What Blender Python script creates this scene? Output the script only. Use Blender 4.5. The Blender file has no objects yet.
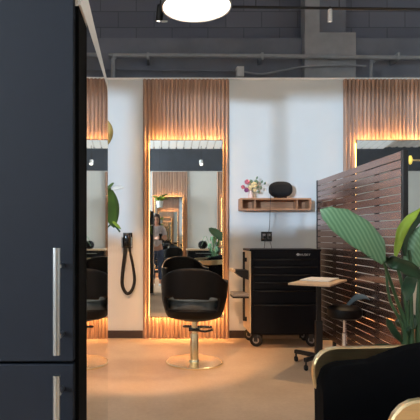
import bpy, bmesh, math, random
from mathutils import Vector, Matrix
random.seed(7)
PI = math.pi
scene = bpy.context.scene
col = scene.collection

# ------------------------------------------------------------------ frame of reference
F, CX, CY, H = 500.0, 162.0, 236.0, 1.133      # focal length in px, principal point, camera height
WY = 5.556                                       # face of the white salon wall
def P(px, py, d):
    return Vector(((px - CX) * d / F, d, H - (py - CY) * d / F))

# ------------------------------------------------------------------ materials
def new_mat(name):
    m = bpy.data.materials.new(name); m.use_nodes = True
    return m, m.node_tree.nodes, m.node_tree.links, m.node_tree.nodes['Principled BSDF']
def S(c):      # sRGB 0-255 -> linear
    return tuple(((v/255)/12.92 if v/255 <= .04045 else ((v/255+.055)/1.055)**2.4) for v in c) + (1,)
def mat(name, rgb, rough=.5, metal=0., var=.12, scale=8., bump=0., stretch=None, spec=None, coat=0., sheen=0.):
    m, N, L, b = new_mat(name)
    c = S(rgb)
    tc = N.new('ShaderNodeTexCoord'); mp = N.new('ShaderNodeMapping'); nz = N.new('ShaderNodeTexNoise')
    if stretch: mp.inputs['Scale'].default_value = stretch
    nz.inputs['Scale'].default_value = scale; nz.inputs['Detail'].default_value = 4
    rp = N.new('ShaderNodeValToRGB')
    rp.color_ramp.elements[0].position = .3; rp.color_ramp.elements[1].position = .7
    rp.color_ramp.elements[0].color = tuple(v*(1-var) for v in c[:3]) + (1,)
    rp.color_ramp.elements[1].color = tuple(min(1, v*(1+var)) for v in c[:3]) + (1,)
    L.new(tc.outputs['Object'], mp.inputs['Vector']); L.new(mp.outputs['Vector'], nz.inputs['Vector'])
    L.new(nz.outputs['Fac'], rp.inputs['Fac']); L.new(rp.outputs['Color'], b.inputs['Base Color'])
    b.inputs['Roughness'].default_value = rough; b.inputs['Metallic'].default_value = metal
    if spec is not None: b.inputs['Specular IOR Level'].default_value = spec
    if coat: b.inputs['Coat Weight'].default_value = coat; b.inputs['Coat Roughness'].default_value = .08
    if sheen: b.inputs['Sheen Weight'].default_value = sheen
    if bump:
        bp = N.new('ShaderNodeBump'); bp.inputs['Strength'].default_value = bump; bp.inputs['Distance'].default_value = .01
        L.new(nz.outputs['Fac'], bp.inputs['Height']); L.new(bp.outputs['Normal'], b.inputs['Normal'])
    return m
def emit(name, rgb, strength):
    m, N, L, b = new_mat(name)
    b.inputs['Base Color'].default_value = S(rgb); b.inputs['Emission Color'].default_value = S(rgb)
    b.inputs['Emission Strength'].default_value = strength
    return m
def wood(name, dark, light, pitch, rough=.5, x_off=0.):
    """vertical-grain timber; the tone changes from lath to lath"""
    m, N, L, b = new_mat(name)
    tc = N.new('ShaderNodeTexCoord'); sx = N.new('ShaderNodeSeparateXYZ')
    L.new(tc.outputs['Object'], sx.inputs[0])
    d = N.new('ShaderNodeMath'); d.operation = 'DIVIDE'; d.inputs[1].default_value = pitch
    fl = N.new('ShaderNodeMath'); fl.operation = 'FLOOR'
    wn = N.new('ShaderNodeTexWhiteNoise'); wn.noise_dimensions = '1D'
    L.new(sx.outputs['X'], d.inputs[0]); L.new(d.outputs[0], fl.inputs[0]); L.new(fl.outputs[0], wn.inputs['W'])
    mp = N.new('ShaderNodeMapping'); mp.inputs['Scale'].default_value = (60, 60, 2.2)
    nz = N.new('ShaderNodeTexNoise'); nz.inputs['Scale'].default_value = 1.; nz.inputs['Detail'].default_value = 6
    L.new(tc.outputs['Object'], mp.inputs[0]); L.new(mp.outputs[0], nz.inputs['Vector'])
    mx = N.new('ShaderNodeMath'); mx.operation = 'MULTIPLY_ADD'; mx.inputs[1].default_value = .16
    L.new(wn.outputs['Value'], mx.inputs[0])
    sc = N.new('ShaderNodeMath'); sc.operation = 'MULTIPLY'; sc.inputs[1].default_value = .75
    sc.inputs[1].default_value = .85; L.new(nz.outputs['Fac'], sc.inputs[0]); L.new(sc.outputs[0], mx.inputs[2])
    rp = N.new('ShaderNodeValToRGB')
    rp.color_ramp.elements[0].position = .3; rp.color_ramp.elements[0].color = S(dark)
    rp.color_ramp.elements[1].position = .75; rp.color_ramp.elements[1].color = S(light)
    L.new(mx.outputs[0], rp.inputs['Fac']); L.new(rp.outputs['Color'], b.inputs['Base Color'])
    b.inputs['Roughness'].default_value = rough
    return m

M = {}
M['white_wall'] = mat('white_wall_paint', (218, 222, 222), .75, var=.02, scale=3)
M['white_trim'] = mat('white_trim_paint', (245, 246, 246), .5, var=.01)
M['dark_paint'] = mat('charcoal_ceiling_paint', (122, 129, 144), .8, var=.14, scale=2.5)
M['dark_upper'] = mat('charcoal_upper_paint', (70, 76, 86), .8, var=.14, scale=2.5)
M['dark_pipe'] = mat('charcoal_pipe_paint', (158, 164, 172), .5, var=.08)
M['ribbed_ceiling'] = mat('pale_ribbed_ceiling', (226, 228, 230), .6, var=.05)
M['slat_wood'] = wood('slatted_wood', (138, 108, 92), (204, 168, 145), .0435)
M['shelf_wood'] = mat('shelf_wood', (172, 128, 96), .5, var=.22, scale=3, stretch=(3, 30, 30))
M['pale_wood'] = mat('pale_wood', (214, 184, 150), .45, var=.12, scale=3, stretch=(3, 30, 30))
M['base_dark'] = mat('dark_skirting', (58, 46, 42), .5)
M['mirror'] = mat('mirror_silver', (232, 236, 236), .015, 1., var=.0)
M['led'] = emit('warm_led', (255, 194, 116), 85.)
M['led_side'] = emit('warm_led_edge', (255, 192, 112), 9.)
M['led_low'] = emit('warm_led_low', (255, 190, 112), 75.)
M['lamp'] = emit('white_lamp_diffuser', (255, 238, 214), 7.5)
M['spot'] = emit('spot_lens', (255, 248, 235), 3.)
M['black'] = mat('black_metal', (16, 17, 20), .4, var=.2)
M['black_gloss'] = mat('black_gloss', (14, 15, 18), .15, var=.2, coat=.5)
M['black_vinyl'] = mat('black_vinyl', (3, 3, 5), .5, spec=.25, var=.2, scale=20, bump=.1)
M['grey_vinyl'] = mat('grey_vinyl', (70, 76, 78), .4, var=.12, scale=20, bump=.08)
M['black_velvet'] = mat('black_fabric', (5, 7, 13), .8, var=.25, scale=30, spec=.2)
M['navy_board'] = mat('charcoal_laminate', (21, 29, 42), .55, var=.05, scale=40, spec=.3)
M['rubber'] = mat('black_rubber', (20, 20, 21), .7, var=.1)
M['gold'] = mat('brushed_gold', (244, 220, 174), .28, 1., var=.07, scale=14, stretch=(1, 1, 12))
M['gold_disc'] = mat('polished_gold', (255, 248, 214), .26, 1., var=.04)
M['steel'] = mat('brushed_steel', (196, 202, 206), .28, 1., var=.06, stretch=(40, 40, 1))
M['chrome'] = mat('chrome', (215, 218, 222), .1, 1., var=.02)
M['cart_side_lit'] = mat('lit_cart_side', (226, 202, 168), .4, .0, var=.06)  # warm glow of the mirror strip on this side, put into its colour
M['cart_black'] = mat('cart_black', (4, 8, 18), .5, var=.15, spec=.25)
M['grey_plastic'] = mat('grey_plastic', (150, 146, 142), .4, var=.1)
M['leaf'] = mat('broad_leaf', (98, 150, 112), .4, var=.2, scale=18, stretch=(1, 1, 1), coat=.15)
m = M['leaf']; N = m.node_tree.nodes; L = m.node_tree.links; b = N['Principled BSDF']
tc = N.new('ShaderNodeTexCoord'); wv = N.new('ShaderNodeTexWave'); wv.wave_type = 'BANDS'; wv.bands_direction = 'X'
mp = N.new('ShaderNodeMapping'); mp.inputs['Rotation'].default_value = (0, .55, 0)
wv.inputs['Scale'].default_value = 17; wv.inputs['Distortion'].default_value = 1.2; wv.inputs['Detail'].default_value = 1
L.new(tc.outputs['Object'], mp.inputs[0]); L.new(mp.outputs[0], wv.inputs['Vector'])
rp = N.new('ShaderNodeValToRGB'); rp.color_ramp.elements[0].color = S((96, 146, 110)); rp.color_ramp.elements[1].color = S((128, 174, 138))
rp.color_ramp.elements[0].position = .2; rp.color_ramp.elements[1].position = .95
L.new(wv.outputs['Fac'], rp.inputs['Fac']); L.new(rp.outputs['Color'], b.inputs['Base Color'])
M['leaf_dark_shaded'] = mat('shaded_dark_leaf', (32, 64, 42), .4, var=.3, scale=14, coat=.2)  # dark green, deepened further to paint in shade low in the plant
M['leaf_lime'] = mat('lime_leaf', (150, 182, 62), .42, var=.2, scale=10)
M['leaf_olive'] = mat('olive_leaf', (164, 140, 76), .5, var=.25, scale=12)
M['leaf_vine'] = mat('vine_leaf', (78, 112, 44), .45, var=.25, scale=12)
M['stem'] = mat('plant_stem', (54, 86, 54), .45, var=.2, scale=10)  # green darkened to paint in the shade low in the plant
M['soil'] = mat('potting_soil', (52, 38, 30), .95, var=.4, scale=60, bump=.6)
M['white_ceramic'] = mat('white_ceramic', (232, 236, 238), .3, var=.02)
M['pink_ceramic'] = mat('blush_ceramic', (240, 214, 204), .35, var=.04)
M['pink'] = mat('pink_petals', (212, 116, 130), .6, var=.2, scale=40)
M['purple'] = mat('purple_petals', (140, 70, 122), .6, var=.2, scale=40)
M['cream'] = mat('cream_petals', (238, 214, 160), .6, var=.15, scale=40)
M['sage'] = mat('sage_leaves', (120, 146, 120), .6, var=.2, scale=40)
M['skin'] = mat('skin', (214, 164, 140), .5, var=.06)
M['shirt'] = mat('white_red_shirt', (206, 200, 204), .8, var=.2, scale=14)
M['jeans'] = mat('blue_denim', (64, 78, 108), .85, var=.2, scale=40)
M['hair'] = mat('brown_hair', (56, 34, 28), .5, var=.3, scale=40, stretch=(1, 1, .2))
M['text_white'] = mat('white_lettering', (200, 200, 200), .5, var=.0)
M['screen'] = mat('screen_slat', (176, 148, 140), .26, .95, var=.06, scale=6, stretch=(6, 1, 6))
M['paper'] = mat('white_paper', (232, 230, 226), .7, var=.02)

# polished concrete
m, N, L, b = new_mat('polished_concrete')
tc = N.new('ShaderNodeTexCoord'); n1 = N.new('ShaderNodeTexNoise'); n2 = N.new('ShaderNodeTexNoise')
n1.inputs['Scale'].default_value = 1.3; n1.inputs['Detail'].default_value = 8; n1.inputs['Roughness'].default_value = .65
n2.inputs['Scale'].default_value = 38; n2.inputs['Detail'].default_value = 3
ad = N.new('ShaderNodeMath'); ad.operation = 'MULTIPLY_ADD'; ad.inputs[1].default_value = .3
L.new(tc.outputs['Object'], n1.inputs['Vector']); L.new(tc.outputs['Object'], n2.inputs['Vector'])
L.new(n2.outputs['Fac'], ad.inputs[0]); L.new(n1.outputs['Fac'], ad.inputs[2])
rp = N.new('ShaderNodeValToRGB'); rp.color_ramp.elements[0].position = .42; rp.color_ramp.elements[1].position = .9
rp.color_ramp.elements[0].color = S((206, 172, 140)); rp.color_ramp.elements[1].color = S((236, 208, 178))
L.new(ad.outputs[0], rp.inputs['Fac']); L.new(rp.outputs['Color'], b.inputs['Base Color'])
b.inputs['Roughness'].default_value = .33
bp = N.new('ShaderNodeBump'); bp.inputs['Strength'].default_value = .06; bp.inputs['Distance'].default_value = .01
L.new(n1.outputs['Fac'], bp.inputs['Height']); L.new(bp.outputs['Normal'], b.inputs['Normal'])
M['floor'] = m

# painted block wall
m, N, L, b = new_mat('charcoal_blockwork')
tc = N.new('ShaderNodeTexCoord'); mp = N.new('ShaderNodeMapping'); mp.inputs['Rotation'].default_value = (PI/2, 0, 0)
mp.inputs['Location'].default_value = (.1, .12, 0)
br = N.new('ShaderNodeTexBrick'); br.inputs['Scale'].default_value = 1.
br.inputs['Brick Width'].default_value = .46; br.inputs['Row Height'].default_value = .205; br.inputs['Mortar Size'].default_value = .006
br.inputs['Color1'].default_value = S((106, 113, 131)); br.inputs['Color2'].default_value = S((116, 123, 141)); br.inputs['Mortar'].default_value = S((92, 99, 114))
L.new(tc.outputs['Object'], mp.inputs[0]); L.new(mp.outputs[0], br.inputs['Vector']); L.new(br.outputs['Color'], b.inputs['Base Color'])
b.inputs['Roughness'].default_value = .8
bp = N.new('ShaderNodeBump'); bp.inputs['Strength'].default_value = .5; bp.inputs['Distance'].default_value = .01; bp.invert = True
L.new(br.outputs['Fac'], bp.inputs['Height']); L.new(bp.outputs['Normal'], b.inputs['Normal'])
M['blocks'] = m

# window glass: clear pane with a surface reflection
m, N, L, b = new_mat('window_glass')
tr = N.new('ShaderNodeBsdfTransparent'); gl = N.new('ShaderNodeBsdfGlossy'); gl.inputs['Roughness'].default_value = .02
mx = N.new('ShaderNodeMixShader'); mx.inputs[0].default_value = .07; L.new(tr.outputs[0], mx.inputs[1]); L.new(gl.outputs[0], mx.inputs[2])
L.new(mx.outputs[0], N['Material Output'].inputs['Surface'])
M['glass'] = m

# ------------------------------------------------------------------ mesh helpers
class MB:
    def __init__(s): s.bm = bmesh.new()
    def _mark(s): return len(s.bm.verts)
    def box(s, x0, x1, y0, y1, z0, z1, bevel=0., seg=2, mx=None):
        r = bmesh.ops.create_cube(s.bm, size=1.)
        vs = r['verts']
        for v in vs:
            v.co = Vector((x0 + (v.co.x+.5)*(x1-x0), y0 + (v.co.y+.5)*(y1-y0), z0 + (v.co.z+.5)*(z1-z0)))
        if bevel > 0:
            es = list({e for v in vs for e in v.link_edges})
            rr = bmesh.ops.bevel(s.bm, geom=es, offset=bevel, segments=seg, profile=.5, affect='EDGES')
            vs = list({v for f in rr['faces'] for v in f.verts} | {v for v in vs if v.is_valid})
        if mx is not None:
            for v in vs: v.co = mx @ v.co
        return s
    def tube(s, pts, r, n=10, closed=False, cap=True):
        pts = [Vector(p) for p in pts]; rs = r if isinstance(r, (list, tuple)) else [r]*len(pts)
        rings = []; up = None
        for i, p in enumerate(pts):
            a = pts[i-1] if (i > 0 or closed) else p; c = pts[(i+1) % len(pts)] if (i < len(pts)-1 or closed) else p
            t = (c - a).normalized()
            if up is None:
                up = Vector((0, 0, 1)) if abs(t.z) < .9 else Vector((0, 1, 0))
            u = (up - t*up.dot(t)).normalized(); w = t.cross(u); up = u
            rings.append([s.bm.verts.new(p + (u*math.cos(2*PI*k/n) + w*math.sin(2*PI*k/n))*rs[i]) for k in range(n)])
        m_ = len(rings)
        for i in range(m_ if closed else m_-1):
            A, B = rings[i], rings[(i+1) % m_]
            for k in range(n):
                s.bm.faces.new((A[k], A[(k+1) % n], B[(k+1) % n], B[k]))
        if cap and not closed:
            s.bm.faces.new(list(reversed(rings[0]))); s.bm.faces.new(rings[-1])
        return s
    def lathe(s, prof, c=(0, 0, 0), n=32, sx=1., sy=1., mx=None):
        c = Vector(c); rings = []
        for r, z in prof:
            if r <= 1e-6:
                rings.append([s.bm.verts.new(c + Vector((0, 0, z)))])
            else:
                rings.append([s.bm.verts.new(c + Vector((r*sx*math.cos(2*PI*k/n), r*sy*math.sin(2*PI*k/n), z))) for k in range(n)])
        for A, B in zip(rings, rings[1:]):
            for k in range(n):
                k2 = (k+1) % n
                if len(A) == 1 and len(B) == 1: continue
                if len(A) == 1: s.bm.faces.new((A[0], B[k2], B[k]))
                elif len(B) == 1: s.bm.faces.new((A[k], A[k2], B[0]))
                else: s.bm.faces.new((A[k], A[k2], B[k2], B[k]))
        if len(rings[0]) > 1: s.bm.faces.new(list(reversed(rings[0])))
        if len(rings[-1]) > 1: s.bm.faces.new(rings[-1])
        if mx is not None:
            for R in rings:
                for v in R: v.co = mx @ v.co
        return s
    def ball(s, c, rx, ry=None, rz=None, n=12):
        ry = ry or rx; rz = rz or rx
        r = bmesh.ops.create_uvsphere(s.bm, u_segments=n*2, v_segments=n, radius=1.)
        for v in r['verts']: v.co = Vector(c) + Vector((v.co.x*rx, v.co.y*ry, v.co.z*rz))
        return s
    def grid(s, rows, close_u=False):
        V = [[s.bm.verts.new(Vector(p)) for p in row] for row in rows]
        for i in range(len(V)-1):
            n = len(V[i])
            for k in range(n if close_u else n-1):
                s.bm.faces.new((V[i][k], V[i][(k+1) % n], V[i+1][(k+1) % n], V[i+1][k]))
        return V
    def prism(s, outline, vec):
        vec = Vector(vec)
        A = [s.bm.verts.new(Vector(p)) for p in outline]; B = [s.bm.verts.new(Vector(p)+vec) for p in outline]
        n = len(A)
        s.bm.faces.new(list(reversed(A))); s.bm.faces.new(B)
        for k in range(n): s.bm.faces.new((A[k], A[(k+1) % n], B[(k+1) % n], B[k]))
        return s
    def build(s, name, m, parent=None, smooth=True, loc=None):
        bmesh.ops.recalc_face_normals(s.bm, faces=s.bm.faces[:])
        me = bpy.data.meshes.new(name)
        if smooth:
            for f in s.bm.faces: f.smooth = True
            for e in s.bm.edges:
                if len(e.link_faces) == 2 and e.calc_face_angle(0) > math.radians(38): e.smooth = False
        s.bm.to_mesh(me); s.bm.free()
        me.materials.append(m)
        o = bpy.data.objects.new(name, me); col.objects.link(o)
        if loc is not None: o.location = loc
        if parent is not None: o.parent = parent
        return o
def tag(o, label, cat, group=None):
    o['label'] = label; o['category'] = cat
    if group: o['group'] = group
    return o
def thing(name, label, cat, loc=(0, 0, 0), rz=0., group=None):
    o = bpy.data.objects.new(name, None); col.objects.link(o)
    o.empty_display_size = .1; o.location = loc; o.rotation_euler = (0, 0, rz)
    return tag(o, label, cat, group)
def struct(o):
    o['kind'] = 'structure'; return o
def copy_tree(o, parent=None):
    c = o.copy(); col.objects.link(c)
    if parent is not None: c.parent = parent
    for ch in [x for x in bpy.data.objects if x.parent == o]: copy_tree(ch, c)
    return c
def smooth_path(pts, n=6):
    pts = [Vector(p) for p in pts]; out = []
    for i in range(len(pts)-1):
        p0 = pts[max(i-1, 0)]; p1 = pts[i]; p2 = pts[i+1]; p3 = pts[min(i+2, len(pts)-1)]
        for k in range(n):
            t = k/n
            out.append(.5*((2*p1) + (p2-p0)*t + (2*p0-5*p1+4*p2-p3)*t*t + (3*p1-p0-3*p2+p3)*t**3))
    out.append(pts[-1]); return out
def lerp_tab(x, tab):
    for (xa, ya_), (xb, yb_) in zip(tab, tab[1:]):
        if x <= xb:
            return ya_+(yb_-ya_)*(x-xa)/(xb-xa)
    return tab[-1][1]
def mod_subsurf(o, lv=2):
    s = o.modifiers.new('subsurf', 'SUBSURF'); s.levels = lv; s.render_levels = lv
def mod_solid(o, t, off=0.):
    s = o.modifiers.new('solid', 'SOLIDIFY'); s.thickness = t; s.offset = off
def mod_bevel(o, w, seg=2):
    s = o.modifiers.new('bevel', 'BEVEL'); s.width = w; s.segments = seg; s.limit_method = 'ANGLE'

# ------------------------------------------------------------------ the room
XL, XR, YF, YB = -4.6, 7.6, -2.62, 6.42
ZT = 2.889
struct(MB().box(XL, XR, YF, YB, -.12, 0).build('floor', M['floor'], smooth=False))
struct(MB().box(XL, XR, WY, WY+.14, 0, ZT-.018).build('wall_back', M['white_wall'], smooth=False))
struct(MB().box(XL, XR, WY-.012, WY+.15, ZT-.018, ZT).build('trim_1', M['white_trim'], smooth=False))
struct(MB().box(XL-.2, XR+.2, YB, YB+.2, -.12, 5.2).build('wall_rear', M['blocks'], smooth=False))
LY0, LY1, LZ0, LZ1 = -2.58, .2, 1.76, 3.47
struct(MB().box(XL-.2, XL, YF, LY0, -.12, 5.2).box(XL-.2, XL, LY1, YB, -.12, 5.2).box(XL-.2, XL, LY0, LY1, -.12, LZ0).box(XL-.2, XL, LY0, LY1, LZ1, 5.2).build('wall_left', M['white_wall'], smooth=False))
w = MB().box(XL-.12, XL-.06, LY0, LY1, LZ0, LZ0+.05).box(XL-.12, XL-.06, LY0, LY1, LZ1-.05, LZ1)
for k in range(4):
    y = LY0 + (LY1-LY0-.05)*k/3; w.box(XL-.12, XL-.06, y, y+.05, LZ0+.05, LZ1-.05)
wf = struct(w.build('window_2', M['black'], smooth=False))
MB().box(XL-.095, XL-.088, LY0+.05, LY1-.05, LZ0+.05, LZ1-.05).build('window_pane', M['glass'], wf, smooth=False)
struct(MB().box(XR, XR+.2, YF, YB, -.12, 5.2).build('wall_right', M['white_wall'], smooth=False))
# opposite wall with a wide high shop window on its left
WX0, WX1, WZ0, WZ1 = -4.56, -.62, 1.88, 3.47
w = MB()
w.box(XL-.2, WX0, YF-.2, YF, -.12, ZT).box(WX1, XR+.2, YF-.2, YF, -.12, ZT)
w.box(WX0, WX1, YF-.2, YF, -.12, WZ0)
struct(w.build('wall_front', M['white_wall'], smooth=False))
struct(MB().box(XL-.2, WX0, YF-.2, YF+.01, ZT, 5.2).box(WX1, XR+.2, YF-.2, YF+.01, ZT, 5.2).box(WX0, WX1, YF-.2, YF+.01, WZ1, 5.2).build('wall_front_upper', M['dark_upper'], smooth=False))
w = MB()
w.box(WX0, WX1, YF-.12, YF-.06, WZ0, WZ0+.05).box(WX0, WX1, YF-.12, YF-.06, WZ1-.05, WZ1)
for k in range(4):
    x = WX0 + (WX1-WX0-.05)*k/3
    w.box(x, x+.05, YF-.12, YF-.06, WZ0+.05, WZ1-.05)
wf = struct(w.build('window_1', M['black'], smooth=False))
MB().box(WX0+.05, WX1-.05, YF-.095, YF-.088, WZ0+.05, WZ1-.05).build('window_pane', M['glass'], wf, smooth=False)
# ribbed sloping roof lining
w = MB(); nr = 60
def zc(y): return 3.5 + (y - YF)/(YB - YF)*1.3
for k in range(nr):
    x = XL + (XR-XL)*k/nr; dx = (XR-XL)/nr
    w.prism([(x, YF-.2, zc(YF)+.1), (x, YF-.2, zc(YF)), (x+dx*.6, YF-.2, zc(YF)), (x+dx*.7, YF-.2, zc(YF)+.018), (x+dx, YF-.2, zc(YF)+.018), (x+dx, YF-.2, zc(YF)+.1)],
            (0, YB-YF+.3, 1.3*(YB-YF+.3)/(YB-YF)))
struct(w.build('ceiling', M['ribbed_ceiling'], smooth=False))
w = MB()
for k in range(40):
    x = -2. + 8.*k/40; dx = .2
    w.prism([(x, YF+.02, zc(YF)-.012), (x+dx*.85, YF+.02, zc(YF)-.012), (x+dx*.85, YF+.02, zc(YF)-.002), (x, YF+.02, zc(YF)-.002)], (0, 2.2, 1.3*2.2/(YB-YF)))
sk = w.build('window_3', emit('translucent_roof_sheet', (222, 228, 232), .42), smooth=False); struct(sk)
# ledge, column casing and riser above the white wall
struct(MB().box(XL, XR, 6.2, YB, 0, 3.588).build('beam', M['dark_paint'], smooth=False))
struct(MB().box(1.735, 2.36, 6.08, 6.2, 0, 3.61, .004).build('column', M['dark_pipe'], smooth=False))
struct(MB().box(1.93, 2.30, 6.25, YB, 3.588, 4.75).build('pillar', M['dark_paint'], smooth=False))
t = MB().box(1.745, 1.925, 6.1, 6.3, 3.612, 4.6, .004).build('air_duct', M['dark_pipe'], smooth=False)
tag(t, 'narrow upright charcoal duct rising from the boxed column', 'duct')
# skirting
bb = MB()
bb.box(-.62, -.213, WY-.016, WY, 0, .085, .003).box(.747, 2.005, WY-.016, WY, 0, .085, .003).box(XL, -1.6, WY-.016, WY, 0, .085, .003)
struct(bb.build('baseboard_back', M['base_dark'], smooth=False))

# pipes
t = thing('water_pipe', 'thick grey pipe running level above the white wall and bending down at its left end', 'pipe', (0, 0, 0))
yy = 6.02; zz = H + 180*yy/F
pth = smooth_path([P(113, 78.5, yy)+Vector((0, 0, -.4)), P(113, 70, yy), P(113.2, 59, yy), P(115, 56, yy), P(119, 55.5, yy), P(240, 56, yy), P(420, 58, yy), P(520, 59, yy)], 8)
MB().tube(pth, .026, 12).build('pipe', M['dark_pipe'], t)
MB().ball(P(114, 56.5, yy), .036).build('elbow', M['dark_pipe'], t)
for px in (148, 262, 398):
    MB().box(-.015, .015, -.045, .158, -.045, .045, .004).build('pipe_bracket', M['dark_pipe'], t, loc=P(px, 56.7, yy)+Vector((0, .02, 0)))
t = thing('cable_conduit', 'thin dark conduit sagging between junction box and column', 'conduit')
MB().tube(smooth_path([P(84, 69, 6.12), P(150, 70, 6.12), P(236, 71.5, 6.12)], 6), .011, 8).build('left_run', M['dark_paint'], t)
MB().tube(smooth_path([P(244, 72, 6.1), P(262, 74, 6.1), P(285, 70, 6.06), P(306, 66.5, 6.04), P(340, 65, 6.04), P(366, 66, 6.06)], 6), .012, 8).build('right_run', M['dark_pipe'], t)
t = thing('drop_pipe', 'short grey pipe dropping behind the right wood panel from the level pipe', 'pipe')
MB().tube(smooth_path([P(384, 58.5, 6.06), P(374, 60, 6.06), P(371, 64, 6.06), P(371, 84, 6.06)], 6), .022, 10).build('pipe', M['dark_pipe'], t)
MB().ball(P(373, 61, 6.06), .03).build('elbow', M['dark_pipe'], t)
t = MB().box(-.045, .045, 0, .1, -.06, .06, .006).build('junction_box', mat('box_grey', (225, 228, 230), .5), None, loc=P(240.5, 71, 6.1))
tag(t, 'small pale grey junction box on the dark ledge above the wall', 'junction box')

# track rail and spots
t = thing('track_rail', 'long thin black lighting track hanging near the ceiling on the right', 'lighting track')
ry = 5.0
a, c = P(232, 7, ry), P(470, 11.5, ry); c.z = a.z - .03
MB().tube([a, c], .014, 8).build('rail', M['black'], t)
for f_ in (.1, .45, .8):
    p = a.lerp(c, f_); MB().tube([p, (p.x, p.y, zc(p.y))], .004, 6).build('hanger_rod', M['black'], t)
def spot(name, label, p, tilt, yaw, r=.028, ln=.13, body=None, group='track spots', stem=.6):
    t = thing(name, label, 'spotlight', p, 0, group)
    R = Matrix.Rotation(yaw, 4, 'Z') @ Matrix.Rotation(tilt, 4, 'X')
    MB().lathe([(0, ln/2), (r*.7, ln/2), (r, ln/2-.01), (r, -ln/2), (r*.82, -ln/2), (r*.8, -ln/2+.008)], n=20, mx=R).build('lamp_body', body or M['black'], t)
    MB().lathe([(0, -.001), (r*.78, 0), (0, .002)], (0, 0, -ln/2+.004), n=20, mx=R).build('lens', M['spot'], t)
    MB().tube([R @ Vector((0, 0, ln*.3)), Vector((0, 0, stem))], .007, 8).build('stem', M['black'], t)
    return t
white_body = mat('white_spot_body', (214, 216, 218), .4)
p = P(330, 15.5, 4.97); spot('hung_spotlight', 'slim spotlight with a white lit side on the right lighting track', p, .25, -.3, .022, .12, white_body, stem=a.z-p.z-.01)
p = P(160, 13, 4.6); spot('hung_spotlight', 'black spotlight with a round ring just left of the round ceiling lamp', p, .2, .6, .034, .15, stem=zc(p.y)-p.z)
t = MB().lathe([(.024, -.006), (.036, -.006), (.036, .006), (.024, .006), (.024, -.006)], n=24, mx=Matrix.Rotation(.5, 4, 'X')).build('ring', M['steel'], bpy.data.objects['hung_spotlight.001'], loc=(.035, -.03, -.09))

added_spot_pos = Vector((-.4, 1.5, 3.3))  # spotlight added out of view to warm the lower white wall
spot('hung_spotlight', 'unseen black spotlight added nearer the camera to warm the foot of the white wall', added_spot_pos, .8, 0, .034, .15, stem=zc(1.5)-3.3)
# round lamp
lc = Vector(((196.5-CX)*4.35/F, 4.35, H + 230.5*4.35/F))
t = thing('ceiling_lamp', 'large bright round disc lamp hanging below the dark ceiling', 'ceiling lamp', lc)
MB().lathe([(0, .055), (.285, .055), (.304, .045), (.304, -.02), (.292, -.02), (.288, .0)], n=64).build('lamp_rim', mat('lamp_rim_grey', (170, 172, 174), .4, .6), t)
MB().lathe([(0, -.012), (.27, -.012), (.2885, -.006), (.2885, .01), (0, .01)], n=64).build('diffuser', M['lamp'], t)
for k in range(3):
    x, y = .2*math.cos(k*2.1+.5), .2*math.sin(k*2.1+.5)
    MB().tube([(x, y, .05), (x, y, zc(lc.y+y)-lc.z)], .003, 6).build('hanger_rod', M['black'], t)

t['group'] = 'round ceiling lamps'
for (x, y), lab in (((2.7, .6), 'unseen round disc lamp added for fill light to the right, above the armchairs'), ((-1.9, .2), 'unseen round disc lamp added for fill light to the left, over the tall cabinet'), ((3.9, -1.3), 'unseen round disc lamp added for fill light far right by the opposite wall')):
    c_ = copy_tree(t); c_.location = (x, y, lc.z); c_['label'] = lab  # unseen copies of the round lamp, added to brighten the whole room
# ------------------------------------------------------------------ stations: slatted panel, mirror
def slat_panel(x0, x1, yf, sgn, label, z1=2.868):
    """sgn -1: faces the camera (-Y), +1: faces +Y"""
    w = MB(); n = round((x1-x0)/.0437); pit = (x1-x0)/n; base = .008
    out = [(x0, yf, 0)]
    for k in range(n):
        xa = x0 + k*pit; g = pit*.13
        out += [(xa, yf+sgn*base, 0), (xa+g, yf+sgn*base, 0)]
        for j in range(8):
            a_ = j/7; xx = xa+g+(pit-2*g)*a_; dd = base + .007 + .020*math.sin(PI*(.06+.88*a_))
            out.append((xx, yf+sgn*dd, 0))
        out += [(xa+pit-g, yf+sgn*base, 0)]
    out += [(x1, yf+sgn*base, 0), (x1, yf, 0)]
    # drop doubles
    o2 = []
    for p in out:
        if not o2 or (Vector(p)-Vector(o2[-1])).length > 1e-5: o2.append(p)
    xm = (x0+x1)/2
    w.prism([(p[0]-xm, p[1]-yf, .0) for p in o2], (0, 0, z1))
    o = w.build('wood_slat_panel', M['slat_wood'], smooth=False, loc=(xm, yf+sgn*.004, 0))
    return tag(o, label, 'wall panel', 'wood slat panels')
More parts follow.
